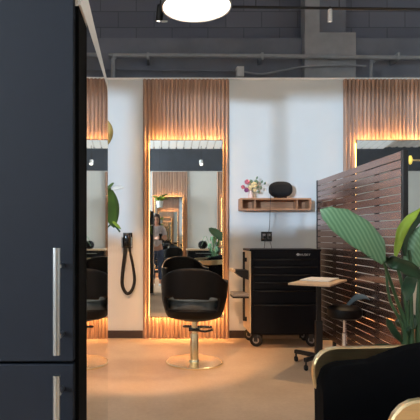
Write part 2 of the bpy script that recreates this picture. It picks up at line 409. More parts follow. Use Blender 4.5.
def wall_mirror(x0, x1, z0, z1, yf, sgn, label):
    """glass front stands 55 mm off the laths, a light strip runs round its back"""
    xm = (x0+x1)/2; hw = (x1-x0)/2; zm = (z0+z1)/2; hh = (z1-z0)/2
    t = thing('lit_mirror', label, 'mirror', (xm, yf, z0), 0, 'lit wall mirrors')
    def B(w, xa, xb, da, db, za, zb):
        ya, yb = sorted((sgn*da, sgn*db)); w.box(xa, xb, ya, yb, za, zb); return w
    fr = MB(); th = .007
    B(fr, -hw, hw, .094, .108, 0, th); B(fr, -hw, hw, .094, .108, 2*hh-th, 2*hh)
    B(fr, -hw, -hw+.004, .094, .108, th, 2*hh-th); B(fr, hw-.004, hw, .094, .108, th, 2*hh-th)
    fr.build('mirror_frame', M['black'], t, smooth=False)
    B(MB(), -hw+.004, hw-.004, .096, .106, th, 2*hh-th).build('glass', M['mirror'], t, smooth=False)
    ls = MB()
    B(ls, -hw-.004, -hw+.003, .080, .088, .02, 2*hh-.035); B(ls, hw-.003, hw+.003, .080, .088, .02, 2*hh-.035)
    ls.build('light_strip', M['led_side'], t, smooth=False); ls = MB()
    B(ls, -hw+.003, hw-.003, .068, .086, 2*hh-.049, 2*hh-.035)
    ls.build('light_strip', M['led'], t, smooth=False); ls = MB(); B(ls, -hw+.003, hw-.003, .068, .086, .02, .034)
    ls.build('light_strip', M['led_low'], t, smooth=False)
    bk = MB(); B(bk, -hw+.06, hw-.06, .04, .094, .06, 2*hh-.07); bk.build('backing', M['black'], t, smooth=False)
    return t
slat_panel(-.211, .744, WY, -1, 'tall slatted wood panel behind the swivel chair, in the middle of the wall')
slat_panel(2.011, 2.967, WY, -1, 'tall slatted wood panel behind the black screen at the right')
slat_panel(-.27, .687, YF, 1, 'slatted wood panel on the opposite wall seen inside the middle mirror')
slat_panel(1.483, 2.44, YF, 1, 'slatted wood panel at the right edge of the middle mirror reflection')
MZ0, MZ1 = H-80/90, H+94.5/90
wall_mirror(-.136, .664, MZ0, MZ1, WY, -1, 'tall wall mirror with warm light edges behind the swivel chair')
wall_mirror(2.12, 2.90, MZ0, MZ1, WY, -1, 'tall lit wall mirror partly hidden by the black slatted screen')
wall_mirror(-.19, .55, MZ0, MZ1, YF, 1, 'lit mirror on the opposite wall, nested in the middle mirror')
wall_mirror(1.6, 2.34, MZ0, MZ1, YF, 1, 'lit mirror on the far opposite panel, right edge of the reflection')

# ------------------------------------------------------------------ salon chair
def make_chair(label):
    t = thing('salon_chair', label, 'chair')
    rows = []; NU, NV = 40, 15
    zb = .424
    def top(ph):
        a_ = abs(ph)/math.radians(128)
        return lerp_tab(a_, [(0, .866), (.18, .858), (.34, .822), (.52, .752), (.68, .728), (.86, .742), (1, .736)])
    for j in range(NV+1):
        v = j/NV; row = []
        for i in range(NU+1):
            ph = math.radians(-128 + 256*i/NU)
            z = zb + (top(ph)-zb)*v
            s_ = .80 + .2*min(1, (z-zb)/.16)**.5 + .03*v
            fl = .026*max(0, (abs(ph)/math.radians(128)-.4)/.6)*v**2
            c_, n_ = math.sin(ph), -math.cos(ph)
            ex = 2.7
            rr = 1/((abs(c_)**ex + abs(n_)**ex)**(1/ex))
            row.append((c_*rr*(.262*s_+fl), n_*rr*.27*s_, z))
        rows.append(row)
    w = MB(); V = w.grid(rows)
    kill = []
    for f in w.bm.faces:
        c_ = f.calc_center_median()
        if c_.y < -.1 and abs(c_.x) < .215 and .50 < c_.z < .605: kill.append(f)
    bmesh.ops.delete(w.bm, geom=kill, context='FACES')
    sh = w.build('backrest_shell', M['black_vinyl'], t)
    mod_solid(sh, .035, -1 if False else 0.); mod_subsurf(sh, 2)
    w = MB().lathe([(0, .42), (.18, .42), (.225, .43), (.235, .46), (.237, .55), (.225, .575), (.18, .585), (0, .59)], n=40, sx=1.0, sy=.95)
    w.build('seat_cushion', M['grey_vinyl'], t)
    MB().lathe([(0, .385), (.12, .385), (.2, .405), (.228, .42), (.228, .43), (0, .43)], n=40, sx=1., sy=.97).build('seat_pan', M['black'], t)
    MB().lathe([(0, .2), (.024, .2), (.024, .38), (0, .38)], n=24).build('piston', M['gold_disc'], t)
    MB().lathe([(0, .02), (.036, .02), (.036, .25), (.03, .262), (0, .262)], n=28).build('column', M['gold'], t)
    MB().lathe([(0, .0), (.248, .0), (.254, .006), (.254, .016), (.248, .021), (.05, .0215), (.046, .034), (0, .036)], n=72).build('base_disc', M['gold_disc'], t)
    fr = MB()
    fr.tube(smooth_path([(0, .03, .3), (0, .2, .285), (0, .3, .27)], 5), .014, 10)
    fr.tube(smooth_path([(-.13, .30, .27), (-.1, .335, .265), (.1, .335, .265), (.13, .30, .27), (.1, .27, .275), (-.1, .27, .275), (-.13, .30, .27)], 5), .012, 10)
    fr.box(-.05, .05, -.03, .06, .285, .315, .006)
    fr.build('footrest', M['black_gloss'], t)
    MB().tube(smooth_path([(.03, 0, .29), (.1, -.01, .285), (.165, -.02, .305)], 5), [.009]*10+[.016], 10).build('pump_lever', M['black_gloss'], t)
    return t
ch = make_chair('black tub salon chair on a gold disc base before the middle mirror')
ch['group'] = 'salon chairs'
ch.location = ((194.3-CX)*4.46/F, 4.46, 0); ch.rotation_euler = (0, 0, math.radians(-9))
c2 = copy_tree(ch); c2['label'] = 'black salon chair of the opposite station, seen only in the middle mirror'
c2.location = (.2, -1.25, 0); c2.rotation_euler = (0, 0, math.radians(160))

# ------------------------------------------------------------------ left cabinet with a mirror on its side
cx1 = -.149; cy0, cy1 = .852, 1.415
th0 = .012
t = thing('tall_cabinet', 'dark charcoal tall cabinet with steel bar handles at the left, close to camera', 'cabinet', (-.5, cy0, 0))
def BX(x0, x1, y0, y1, z0, z1, *a_): return MB().box(x0+.5, x1+.5, y0-cy0, y1-cy0, z0, z1, *a_)
BX(-.8, cx1-.018, cy0+.022, cy1, .05, 1.6).build('carcass', M['black'], t, smooth=False)
zs = H-127*cy0/F
d1 = BX(-.8, cx1-.002, cy0, cy0+.02, zs+.0025, 1.6, .0015).build('door', M['navy_board'], t, smooth=False)
d2 = BX(-.8, cx1-.002, cy0, cy0+.02, .06, zs-.0025, .0015).build('door', M['navy_board'], t, smooth=False)
def handle(za, zb_, par):
    hx = (56.5-CX)*(cy0-.03)/F + .5
    w = MB().tube([(hx, -.03, za), (hx, -.03, zb_)], .0062, 16)
    w.tube([(hx+.004, -.03, za+.03), (hx+.004, .003, za+.03)], .004, 10).tube([(hx+.004, -.03, zb_-.03), (hx+.004, .003, zb_-.03)], .004, 10)
    o = w.build('handle', M['steel'], par); return o
dd = cy0-.03
handle(H-(355-CY)*dd/F, H-(248-CY)*dd/F, d1); handle(H-(500-CY)*dd/F, H-(375.5-CY)*dd/F, d2)
# side: black stile, mirror leaf, pale top strip
sx = cx1+.5
MB().box(sx-.018, sx+.004, .021, .098, 0, 1.535, .001).build('side_stile', mat('matt_black_edge', (7, 7, 8), .9, spec=.1), t, smooth=False)
w = MB()
ya, yb, zt = .098, cy1-cy0, 1.548
def xs(y): return sx - .0 - .022*(y-ya)
w.prism([(xs(ya), ya, .0), (xs(yb), yb, .0), (xs(yb), yb, zt-.03), (xs(yb-.006), yb-.006, zt-.008), (xs(yb-.03), yb-.03, zt), (xs(ya), ya, zt-.01)], (.006, 0, 0))
sm = w.build('side_mirror', M['mirror'], t, smooth=False)
SIDE_MIRROR = sm
MB().prism([(xs(.02), .021, 1.536), (xs(ya), ya, zt-.009), (xs(yb-.03), yb-.03, zt+.001), (xs(yb), yb, zt-.008), (xs(yb), yb, 1.566), (xs(.02), .021, 1.6)], (.006, 0, 0)).build('top_strip', M['white_trim'], t, smooth=False)

# ------------------------------------------------------------------ trailing plant behind the cabinet
def leaf(w, base, tip, width, side, droop=.0, n=12, fold=.15, shape=.9, thick=None):
    """a leaf blade from base to tip: `side` is the across direction"""
    base, tip, side = Vector(base), Vector(tip), Vector(side).normalized()
    ax = tip-base; nrm = ax.cross(side).normalized(); L_ = ax.length
    rows = []
    for i in range(n+1):
        s_ = i/n; wd = width*.5*(math.sin(PI*(s_**shape))**.75 if 0 < s_ < 1 else .0) + .0008
        c_ = base + ax*s_ + nrm*(droop*L_*math.sin(PI*s_))
        rows.append([c_ + side*wd*q + nrm*(fold*wd*abs(q)**1.5) for q in (-1, -.5, -.08, .08, .5, 1)])
    w.grid(rows); return w
def leaf_obj(name, m, parent, *a_, **k_):
    w = MB(); leaf(w, *a_, **k_); o = w.build(name, m, parent); mod_solid(o, .002); return o
org = Vector((-.5, 2.1, 0))
t = thing('trailing_plant', 'leafy green plant peeking out past the edge of the side mirror', 'plant', org)
MB().lathe([(0, 0), (.12, 0), (.16, .3), (.17, .32), (.15, .32), (.145, .29), (0, .29)], n=32).build('pot', M['black'], t)
def Q(px, py, d=2.0): return P(px, py, d) - org
st = MB(); st.tube(smooth_path([(0, 0, .28), (.05, 0, .8), (.1, -.02, 1.3), (.16, -.05, 1.75), (.22, -.08, 1.72)], 6), .008, 8)
st.tube(smooth_path([(.1, -.02, 1.3), (.2, -.06, 1.34), (.28, -.09, 1.3)], 6), .006, 8)
st.tube(smooth_path([Q(104, 212), Q(110, 222), Q(116, 227), Q(120, 232)], 5), .0035, 6)
st.tube(smooth_path([Q(111, 224), Q(106, 229), Q(103, 233)], 5), .003, 6)
st.build('stem', M['stem'], t)
leaf_obj('leaf', M['leaf_olive'], t, Q(105.5, 119), Q(107.5, 145), .05, (1, .3, 0), fold=.3)
leaf_obj('leaf', M['leaf_vine'], t, Q(105, 184), Q(114, 228), .074, (1, .25, .15), fold=.2)
leaf_obj('leaf', M['leaf_vine'], t, Q(103, 194), Q(114, 183), .03, (.3, .3, 1))
leaf_obj('leaf', M['white_ceramic'], t, Q(111, 189), Q(124, 187), .016, (0, .3, 1))
leaf_obj('leaf', M['leaf_lime'], t, Q(112, 221), Q(121, 229), .012, (.5, .3, 1))
leaf_obj('leaf', M['leaf_vine'], t, (.05, 0, .9), (-.1, .1, 1.2), .12, (1, .2, .3))
leaf_obj('leaf', M['leaf_vine'], t, (.06, 0, 1.0), (-.15, -.1, 1.35), .12, (1, .2, .3))

# ------------------------------------------------------------------ hair dryer holder on the wall
org = Vector((-.378, WY, 1.09))
t = thing('hose_holder', 'black and chrome wall holder with a hanging looped black hose', 'hose holder', org)
def Q(px, py, d=5.49): return P(px, py, d) - org
MB().box(-.055, .05, -.012, 0, -.09, .08, .004).build('wall_plate', M['black'], t, smooth=False)
MB().lathe([(0, -.075), (.034, -.075), (.04, -.06), (.044, .05), (.038, .075), (0, .08)], (-.008, -.06, 0), n=24).build('holder_body', M['black_gloss'], t)
MB().box(-.066, -.05, -.09, -.03, -.09, .03, .006).build('chrome_cover', M['chrome'], t, smooth=False)
MB().box(.036, .048, -.085, -.035, -.085, .03, .005).build('chrome_cover', M['chrome'], t, smooth=False)
hp = smooth_path([Q(125.5, 246), Q(124.5, 258), Q(122.5, 274), Q(122.5, 286), Q(127, 293.5), Q(132, 290), Q(134.5, 280), Q(133, 266), Q(130.5, 254), Q(129.5, 246)], 7)
nh = len(hp)
MB().tube(hp, [.0215 - .008*i/(nh-1) for i in range(nh)], 12).build('hose', M['rubber'], t)

# ------------------------------------------------------------------ shelf and things on it
x0, x1 = .846, 1.606; ys = WY-.18; zA, zB = H+(CY-210.2)/93, H+(CY-198)/93
t = thing('wall_shelf', 'open wooden box shelf mounted on the white wall', 'shelf', (x0, ys, zA))
W_, D_, H_ = x1-x0, .178, zB-zA
MB().box(0, W_, 0, D_, H_-.018, H_, .002).build('top_board', M['shelf_wood'], t, smooth=False)
MB().box(0, W_, 0, D_, 0, .018, .002).build('bottom_board', M['shelf_wood'], t, smooth=False)
for x in (0, W_-.02):
    MB().box(x, x+.02, .001, D_, .018, H_-.018).build('end_board', M['shelf_wood'], t, smooth=False)
for x in (.15, W_-.155):
    MB().box(x, x+.014, .012, D_, .018, H_-.018).build('divider', M['shelf_wood'], t, smooth=False)
MB().box(.02, W_-.02, D_-.012, D_, .018, H_-.018).build('back_board', M['shelf_wood'], t, smooth=False)

vb = Vector(((250.5-CX)*5.45/F, 5.45, zB))
t = thing('flower_vase', 'small blush vase of pink, purple and cream flowers on the shelf', 'flower vase', vb)
MB().lathe([(0, 0), (.024, 0), (.03, .02), (.026, .05), (.017, .075), (.02, .085), (.016, .085), (.013, .07), (0, .06)], n=28).build('vase', M['pink_ceramic'], t)
def Q(px, py, d=5.45): return P(px, py, d) - vb
fl = [(247, 182, 'pink', .032), (254, 185, 'cream', .036), (243, 187, 'pink', .026), (246.5, 190, 'purple', .03), (250, 188, 'cream', .03), (251, 181.5, 'sage', .025), (256, 182, 'sage', .03), (255, 190, 'cream', .022)]
for px, py, k, r in fl:
    c_ = Q(px, py, 5.45+random.uniform(-.03, .03))
    MB().tube(smooth_path([(0, 0, .06), c_*.5+Vector((0, 0, .03)), c_], 4), .002, 6).build('flower_stem', M['stem'], t)
    w = MB()
    for j in range(7):
        a_ = j*2*PI/7; w.ball(c_+Vector((math.cos(a_)*r*.5, random.uniform(-.01, .01), math.sin(a_)*r*.5)), r*.42, r*.35, r*.42, 5)
    w.ball(c_+Vector((0, -.008, 0)), r*.35, n=5)
    w.build('blossom', M[k], t)
for px, py in ((258, 187), (258.5, 192), (262, 182), (265, 183.5), (257, 178), (261, 188)):
    c_ = Q(px, py, 5.45); w = MB()
    w.tube(smooth_path([(0, 0, .07), c_*.5+Vector((0, 0, .03)), c_], 4), .0015, 5)
    w.build('flower_stem', M['stem'], t)
    leaf_obj('leaf', M['sage'], t, c_-Vector((.008, 0, .012)), c_+Vector((.008, 0, .018)), .022, (1, .3, -.4))

sp = Vector(((280.5-CX)*5.44/F, 5.44, zB))
t = thing('smart_speaker', 'black oval smart speaker on the wooden wall shelf', 'speaker', sp)
rows = []
w = MB(); nn = 40
def sup(a_, e): return (abs(math.cos(a_))**(2/e)*math.copysign(1, math.cos(a_)), abs(math.sin(a_))**(2/e)*math.copysign(1, math.sin(a_)))
for j, (dy, k) in enumerate(((-.062, .0), (-.062, .45), (-.058, .74), (-.046, .9), (-.02, 1), (.02, 1), (.046, .9), (.058, .74), (.062, .45), (.062, .0))):
    rows.append([(sup(2*PI*i/nn, 2.6)[0]*.126*max(k, .01), dy, .098 + sup(2*PI*i/nn, 2.6)[1]*.085*max(k, .01)) for i in range(nn)])
w.grid(rows, True)
w.build('fabric_body', mat('speaker_fabric', (20, 22, 26), .9, var=.3, scale=120, bump=.3), t)
MB().lathe([(0, 0), (.05, 0), (.055, .016), (0, .016)], n=28, sx=1.3).build('foot', M['black'], t)
t = thing('power_outlet', 'black double power outlet on the wall above the tool cart', 'power outlet', P(266.3, 236.5, WY))
MB().box(-.06, .06, -.012, 0, -.053, .053, .004).build('cover_plate', M['black_gloss'], t, smooth=False)
for x in (-.028, .028):
    MB().box(x-.016, x+.016, -.014, -.011, -.03, .03, .001).build('socket', M['grey_plastic'], t, smooth=False)
    MB().box(x-.012, x+.012, -.045, -.013, -.02, .008, .004).build('plug', M['black'], t, smooth=False)
t = MB().tube(smooth_path([P(270.5, 195, 5.5), P(270.8, 197.5, 5.365), P(270.5, 200, 5.362), P(270, 212, 5.37), P(269.6, 225, 5.42), P(268.5, 234, 5.47), P(268.4, 237, 5.5)], 6), .0028, 6).build('electric_cable', M['black'])
tag(t, 'thin black cord hanging from the oval speaker past the shelf to the outlet', 'cord')
t = thing('electric_cable', 'pair of thin black cords running from the outlet down behind the tool cart', 'cord')
MB().tube(smooth_path([P(264.5, 238, 5.49), P(264.8, 243, 5.5), P(263.6, 252, 5.53)], 5), .0028, 6).build('cord', M['black'], t)
MB().tube(smooth_path([P(269, 238, 5.49), P(270.5, 243, 5.5), P(272.8, 252, 5.53)], 5), .0028, 6).build('cord', M['black'], t)

# ------------------------------------------------------------------ tool cart
X0, X1, Y0, Y1, ZB, ZTp = .892, 1.609, 5.06, 5.49, .135, 1.0
org = Vector(((X0+X1)/2, Y0, 0))
t = thing('tool_cart', 'black roller tool cart with drawers under the wall shelf', 'tool cart', org)
hw = (X1-X0)/2; dp = Y1-Y0
MB().box(-hw+.012, hw, .02, dp, ZB, ZTp-.022).build('body', M['cart_black'], t, smooth=False)
MB().box(-hw, -hw+.012, .016, dp, ZB+.01, ZTp-.022, .002).build('side_panel', M['cart_side_lit'], t, smooth=False)
MB().box(-hw-.004, hw+.004, -.004, dp, ZTp-.022, ZTp, .005).build('top_tray', M['cart_black'], t, smooth=False)
pxm = F/Y0
seams = [249.5, 258.5, 266, 274, 281.5, 290, 304, 333]
for ya_, yb_ in zip(seams[1:], seams[2:]):
    z1_, z0_ = H-(ya_-CY)/pxm, H-(yb_-CY)/pxm
    d = MB().box(-hw+.03, hw-.03, 0, .022, z0_+.004, z1_-.004, .002).build('drawer', M['cart_black'], t, smooth=False)
    MB().box(-hw+.04, hw-.04, -.012, .001, z1_-.018, z1_-.006, .003).build('drawer_pull', M['black_gloss'], d, smooth=False)
z1_, z0_ = ZTp-.022, H-(258.5-CY)/pxm
MB().box(-hw+.03, hw-.03, .002, .022, z0_+.004, z1_, .002).build('header_panel', M['cart_black'], t, smooth=False)
# brand badge
cu = bpy.data.curves.new('badge', 'FONT'); cu.body = 'HUSKY'; cu.size = .03; cu.extrude = .001; cu.offset = .0; cu.align_x = 'LEFT'; cu.space_character = 1.05
to = bpy.data.objects.new('badge_tmp', cu); col.objects.link(to)
bpy.context.view_layer.update()
me = bpy.data.meshes.new_from_object(to.evaluated_get(bpy.context.evaluated_depsgraph_get()))
col.objects.unlink(to); bpy.data.objects.remove(to)
xs = [v.co.x for v in me.vertices]; wd = max(xs)-min(xs)
for v in me.vertices: v.co.x = (v.co.x-min(xs))*.102/wd
me.materials.append(M['text_white'])
lo = bpy.data.objects.new('lettering', me); col.objects.link(lo); lo.parent = t
bx = (300.2-CX)/pxm-org.x; bz = H-(255.7-CY)/pxm
lo.location = (bx, .0005, bz); lo.rotation_euler = (PI/2, 0, 0)
w = MB(); k = .02
w.prism([(k*.75*math.cos(a_)*(1.25 if i % 2 == 0 else 1), 0, k*.7*math.sin(a_)) for i, a_ in enumerate([j*PI/4 for j in range(8)])], (0, .002, 0))
w.build('badge', M['text_white'], t, smooth=False, loc=(bx-.021, -.001, bz+.012))
def caster(par, x, y, r, yaw=0., name='caster'):
    RZ = Matrix.Rotation(yaw, 4, 'Z')
    w = MB().lathe([(0, -.018), (r*.8, -.018), (r, -.010), (r, .010), (r*.8, .018), (0, .018)], n=28, mx=Matrix.Translation((x, y, r)) @ RZ @ Matrix.Rotation(PI/2, 4, 'Y'))
    o = w.build(name, M['rubber'], par)
    MB().lathe([(0, -.022), (r*.45, -.022), (r*.5, -.019), (r*.5, .019), (r*.45, .022), (0, .022)], n=20, mx=Matrix.Translation((x, y, r)) @ RZ @ Matrix.Rotation(PI/2, 4, 'Y')).build('hub', M['grey_plastic'], o)
    TM = Matrix.Translation((x, y, 0)) @ RZ
    MB().box(-.028, -.023, -.02, .02, r*.8, ZB-.001, .001, 2, TM).box(.023, .028, -.02, .02, r*.8, ZB-.001, .001, 2, TM).build('fork', M['black'], o, smooth=False)
    return o
for x, y, yw in ((-hw+.075, .07, 1.15), (hw-.07, .07, .9), (-hw+.06, dp-.07, .9), (hw-.07, dp-.07, .4)): caster(t, x, y, .066, yw)
# side holders
def ZH(py, d=5.2): return H-(py-CY)*d/F
MB().box(-hw-.04, -hw-.018, .2, .222, .24, ZH(252), .003).build('holder_post', M['black'], t, smooth=False)
for za_, zb_ in ((262, 258), (322, 318)): MB().box(-hw-.02, -hw+.001, .195, .225, ZH(za_), ZH(zb_)).build('holder_bracket', M['black'], t, smooth=False)
w = MB(); a_ = -hw-.172; zt = ZH(269.5)
w.prism([(a_, .06, zt), (a_+.165, .06, zt-.004), (a_+.165, .06, zt-.1), (a_+.09, .06, zt-.075)], (0, .22, 0))
o = w.build('tool_tray', M['black'], t, smooth=False)
MB().box(a_-.002, a_+.03, .055, .285, zt-.022, zt+.006, .003).build('tray_lip', M['cart_side_lit'], o, smooth=False)
zt = ZH(292.5)
o = MB().box(-hw-.165, -hw-.004, .05, .29, zt-.035, zt, .008).build('tool_tray', M['grey_plastic'], t, smooth=False)
MB().box(-hw-.168, -hw-.002, .048, .292, zt-.05, zt-.03, .006).build('tray_base', M['black'], o, smooth=False)

t = MB().box(0, .40, 0, .02, 0, .04, .003).build('wood_plank', M['pale_wood'], None, smooth=False, loc=((263-CX)/90.9, 5.505, .0))
tag(t, 'pale wooden plank lying on the floor against the wall under the tool cart', 'plank')

# ------------------------------------------------------------------ rolling table
k = .975; zt = H-.403*k
FL, FR, BR = Vector((1.081*k, 4.29*k)), Vector((1.381*k, 4.11*k)), Vector((1.713*k, 4.63*k))
BL = FL + (BR-FR); cen = (FL+BR)/2
t = thing('rolling_table', 'small rolling table with pale top and black post in front of the tool cart', 'table', (cen.x, cen.y, 0))
w = MB(); w.prism([((p-cen).x, (p-cen).y, zt-.016) for p in (FL, FR, BR, BL)], (0, 0, .016))
o = w.build('tabletop', M['pale_wood'], t, smooth=False); mod_bevel(o, .003)
w = MB(); w.prism([((p-cen).x*.8, (p-cen).y*.8, zt-.024) for p in (FL, FR, BR, BL)], (0, 0, .0078)); w.build('support_frame', M['black'], t, smooth=False)
w = MB(); w.box(-.02, .02, -.015, .015, .11, zt-.023, .004); w.build('post', M['black'], t, smooth=False)
MB().box(-.03, .03, -.025, .025, .10, .4, .006).build('post_sleeve', M['black'], t, smooth=False)
for dx, dy in ((-.15, .17), (-.15, -.14), (.15, .15), (.15, -.15)):
    w = MB(); ln = math.hypot(dx, dy); an = math.atan2(dy, dx)
    w.box(0, ln+.012, -.016, .016, .072, .108, .006, 2, Matrix.Rotation(an, 4, 'Z')); o = w.build('leg', M['black'], t, smooth=False)
    r = .024
    cs = MB().lathe([(0, -.014), (r*.8, -.014), (r, -.008), (r, .008), (r*.8, .014), (0, .014)], n=20, mx=Matrix.Translation((dx, dy, r)) @ Matrix.Rotation(PI/2, 4, 'Y'))
    cs.tube([(dx, dy, r), (dx, dy, .074)], .008, 8)
    cs.build('caster', M['rubber'], o)
# a flat pale tray lying on the table
w = MB(); q = [FL.lerp(BL, .42).lerp(FR.lerp(BR, .42), .06), FR.lerp(BR, .42).lerp(FL.lerp(BL, .42), .2), BR.lerp(BL, .2), BL.lerp(BR, .06)]
w.prism([((p-cen).x, (p-cen).y, 0) for p in q], (0, 0, .012))
o = w.build('flat_tray', M['paper'], None, smooth=False, loc=(cen.x, cen.y, zt+.0002)); mod_bevel(o, .003)
tag(o, 'flat white tray lying on the pale rolling table', 'tray')

# ------------------------------------------------------------------ stool
sd = 4.2; sc_ = Vector(((344.5-CX)*sd/F, sd, 0))
t = thing('saddle_stool', 'black round stool with chrome post in front of the slatted screen', 'stool', sc_)
zs_ = H-(305.5-CY)*sd/F
MB().lathe([(0, zs_-.11), (.1, zs_-.11), (.135, zs_-.095), (.143, zs_-.06), (.138, zs_-.025), (.11, zs_-.004), (0, zs_)], n=40).build('seat', M['black_vinyl'], t)
MB().lathe([(0, .1), (.022, .1), (.022, .32), (.014, .325), (.014, zs_-.11), (0, zs_-.11)], n=20).build('post', M['chrome'], t)
for j in range(5):
    a_ = j*2*PI/5+.3; o = MB().tube([(0, 0, .1), (.15*math.cos(a_), .15*math.sin(a_), .07)], [.018, .011], 10).build('leg', M['chrome'], t)
    MB().lathe([(0, -.012), (.02, -.012), (.026, -.006), (.026, .006), (.02, .012), (0, .012)], n=18, mx=Matrix.Translation((.15*math.cos(a_), .15*math.sin(a_), .026)) @ Matrix.Rotation(a_, 4, 'Z') @ Matrix.Rotation(PI/2, 4, 'X')).tube([(.15*math.cos(a_), .15*math.sin(a_), .026), (.15*math.cos(a_), .15*math.sin(a_), .075)], .006, 6).build('caster', M['rubber'], o)
w = MB(); rows = []
path = smooth_path([P(346, 307, 4.26)-sc_, P(350, 303.5, 4.22)-sc_, P(355, 298.8, 4.17)-sc_, P(361, 297.2, 4.12)-sc_, P(366, 297.6, 4.09)-sc_, P(369, 299.5, 4.08)-sc_], 5)
for i, p in enumerate(path):
    f_ = i/(len(path)-1); hh_ = .012 + .02*math.sin(PI*min(1, f_*1.02))
    rows.append([p+Vector((.0, -.02, -hh_*.6)), p+Vector((0, -.03, 0)), p+Vector((0, -.012, hh_*.7)), p+Vector((.0, .02, hh_)), p+Vector((0, .045, hh_*.2)), p+Vector((0, .02, -hh_*.6))])
w.grid(rows, True); w.bm.verts.ensure_lookup_table()
o = w.build('backrest', mat('black_pad_sheen', (86, 104, 116), .22, var=.1, coat=.4), t); mod_subsurf(o, 1)  # bluish sheen of the black pad put into its base colour
MB().tube([P(347, 308, 4.24)-sc_, P(354, 303, 4.17)-sc_], .008, 8).build('backrest_bracket', M['black'], t)

# ------------------------------------------------------------------ slatted screen
SX, SY0, SY1, SZ1 = 1.700, 3.52, 5.50, 1.738
t = thing('slatted_screen', 'black room divider screen of horizontal slats at the right', 'room divider', (SX, SY0, 0))
Ln = SY1-SY0; pit = .0615; n = int((SZ1-.03)/pit)
for i in range(n):
    z1_ = SZ1-i*pit
    MB().box(0, .012, .03, Ln-.03, z1_-.0548, z1_, .0015, 1).build('slat', M['screen'], t, smooth=False)
for y in (0, Ln-.035):
    MB().box(-.003, .035, y, y+.035, 0, SZ1+.004, .002, 1).build('post', M['black'], t, smooth=False)
for f_ in (.25, .5, .75):
    MB().box(.012, .04, Ln*f_-.018, Ln*f_+.018, 0, SZ1, .002, 1).build('post', M['black'], t, smooth=False)
for f_ in (0.02, .98):
    MB().box(-.05, .18, Ln*f_-.025, Ln*f_+.025, 0, .012, .003, 1).build('foot', M['black'], t, smooth=False)

# ------------------------------------------------------------------ brass lamp right
lp = P(410, 160, 3.2)
fp = Vector((1.86, 3.25, 0))
t = thing('floor_lamp', 'brass floor lamp with a round disc head at the right edge', 'floor lamp', fp)
MB().lathe([(0, 0), (.13, 0), (.13, .015), (.02, .03), (0, .03)], n=36).build('base', M['black'], t)
MB().tube([(0, 0, .02), (0, 0, lp.z+.05)], .012, 12).build('pole', M['black'], t)
q = lp-fp
MB().tube([q, (0, 0, q.z)], .006, 10).build('arm', M['gold'], t)
MB().lathe([(0, -.008), (.026, -.006), (.03, .0), (.026, .01), (0, .018)], n=28, mx=Matrix.Translation(q) @ Matrix.Rotation(1.05, 4, 'Z') @ Matrix.Rotation(PI/2, 4, 'X')).build('lamp_head', emit('brass_disc_glow', (232, 206, 96), .5), t)

# ------------------------------------------------------------------ armchair, lower right
ac = Vector((.90, 1.60, 0))
t = thing('tub_armchair', 'black tub armchair with gold rim in the lower right foreground', 'armchair', ac)
# centre line of the rim, from far arm front round the back to near arm front (faces -X)
def rim(u):
    # u 0..1
    A = .335; BX_ = .33
    if u < .32:
        s_ = u/.32; return Vector((-.30 + s_*.30, .31+.02*s_, 0)), 0
    if u > .68:
        s_ = (1-u)/.32; return Vector((-.30 + s_*.30, -.27-.06*s_, 0)), 0
    a_ = PI/2 - (u-.32)/.36*PI
    return Vector((math.cos(a_)*.34, math.sin(a_)*.33, 0)), math.cos(a_)
def rz_(u):
    b_ = max(0, math.cos((u-.5)*PI*1.15))
    return .70 + .05*b_**14  
NU = 64
inner, outer, rimv = [], [], []
for i in range(NU+1):
    u = i/NU; p, _ = rim(u); pa, _ = rim(max(0, u-.01)); pb, _ = rim(min(1, u+.01))
    tdir = (pb-pa).normalized(); nrm = Vector((tdir.y, -tdir.x, 0))     # to the inside
    if nrm.dot(Vector((0, 0, 0))-p+Vector((-.05, 0, 0))) < 0: nrm = -nrm
    z = rz_(u) + (.014 if u > .5 else 0)*min(1, abs(u-.5)/.15)
    inner.append((p, nrm, z)); 
w = MB(); rows = []
for i, (p, nrm, z) in enumerate(inner):
    u = i/NU; e_ = min(u, 1-u)
    sF = max(0., e_/.32*.30-.0); RR = .075
    zi = z - (RR - math.sqrt(max(0, RR*RR-(RR-min(RR, sF))**2)))*.9 + lerp_tab(e_, [(0, -.046), (.06, -.046), (.2, -.04), (.31, -.004), (.37, .03), (.5, .10)])
    top_ = Vector((0, 0, zi))
    rows.append([p-nrm*.026+Vector((0, 0, .16)), p-nrm*.026+Vector((0, 0, zi-.02)), p-nrm*.022+top_+Vector((0, 0, -.006)), p-nrm*.005+top_,
                 p+nrm*.022+top_+Vector((0, 0, -.012)), p+nrm*.04+top_+Vector((0, 0, -.05)), p+nrm*.045+Vector((0, 0, .45)), p+nrm*.035+Vector((0, 0, .3)), p+nrm*.01+Vector((0, 0, .16))])
V = w.grid(rows, True)
w.bm.faces.new(list(reversed(V[0]))); w.bm.faces.new(V[-1])
w.build('upholstery', M['black_velvet'], t)
w = MB(); rows = []
for p, nrm, z in inner:
    rows.append([p-nrm*.0+Vector((0, 0, .15)), p-nrm*.04+Vector((0, 0, .28)), p-nrm*.05+Vector((0, 0, z-.12)), p-nrm*.05+Vector((0, 0, z-.1)), p-nrm*.028+Vector((0, 0, z-.1)), p-nrm*.027+Vector((0, 0, .3)), p-nrm*.0+Vector((0, 0, .17))])
V = w.grid(rows, True); w.bm.faces.new(list(reversed(V[0]))); w.bm.faces.new(V[-1])
w.build('outer_shell', M['black_velvet'], t)
w = MB(); rows = []
def gold_front(p, nrm, z):
    out = []; RR = .085
    for j in range(9):                       # from the foot of the front strip up and over the corner
        f_ = j/8
        if f_ < .4:
            g = f_/.4; pos = Vector((p.x-.012+.010*(1-g)**2, p.y, z-RR-.075*(1-g))); D = Vector((1, 0, 0)); dep = .006+.034*g
        else:
            an = PI - (f_-.4)/.6*PI/2; pos = Vector((p.x-.012+RR+RR*math.cos(an), p.y, z-RR+RR*math.sin(an))); D = Vector((-math.cos(an), 0, -math.sin(an))); dep = .04+.006*(f_-.4)/.6
        out.append((pos, nrm, D, dep))
    return out
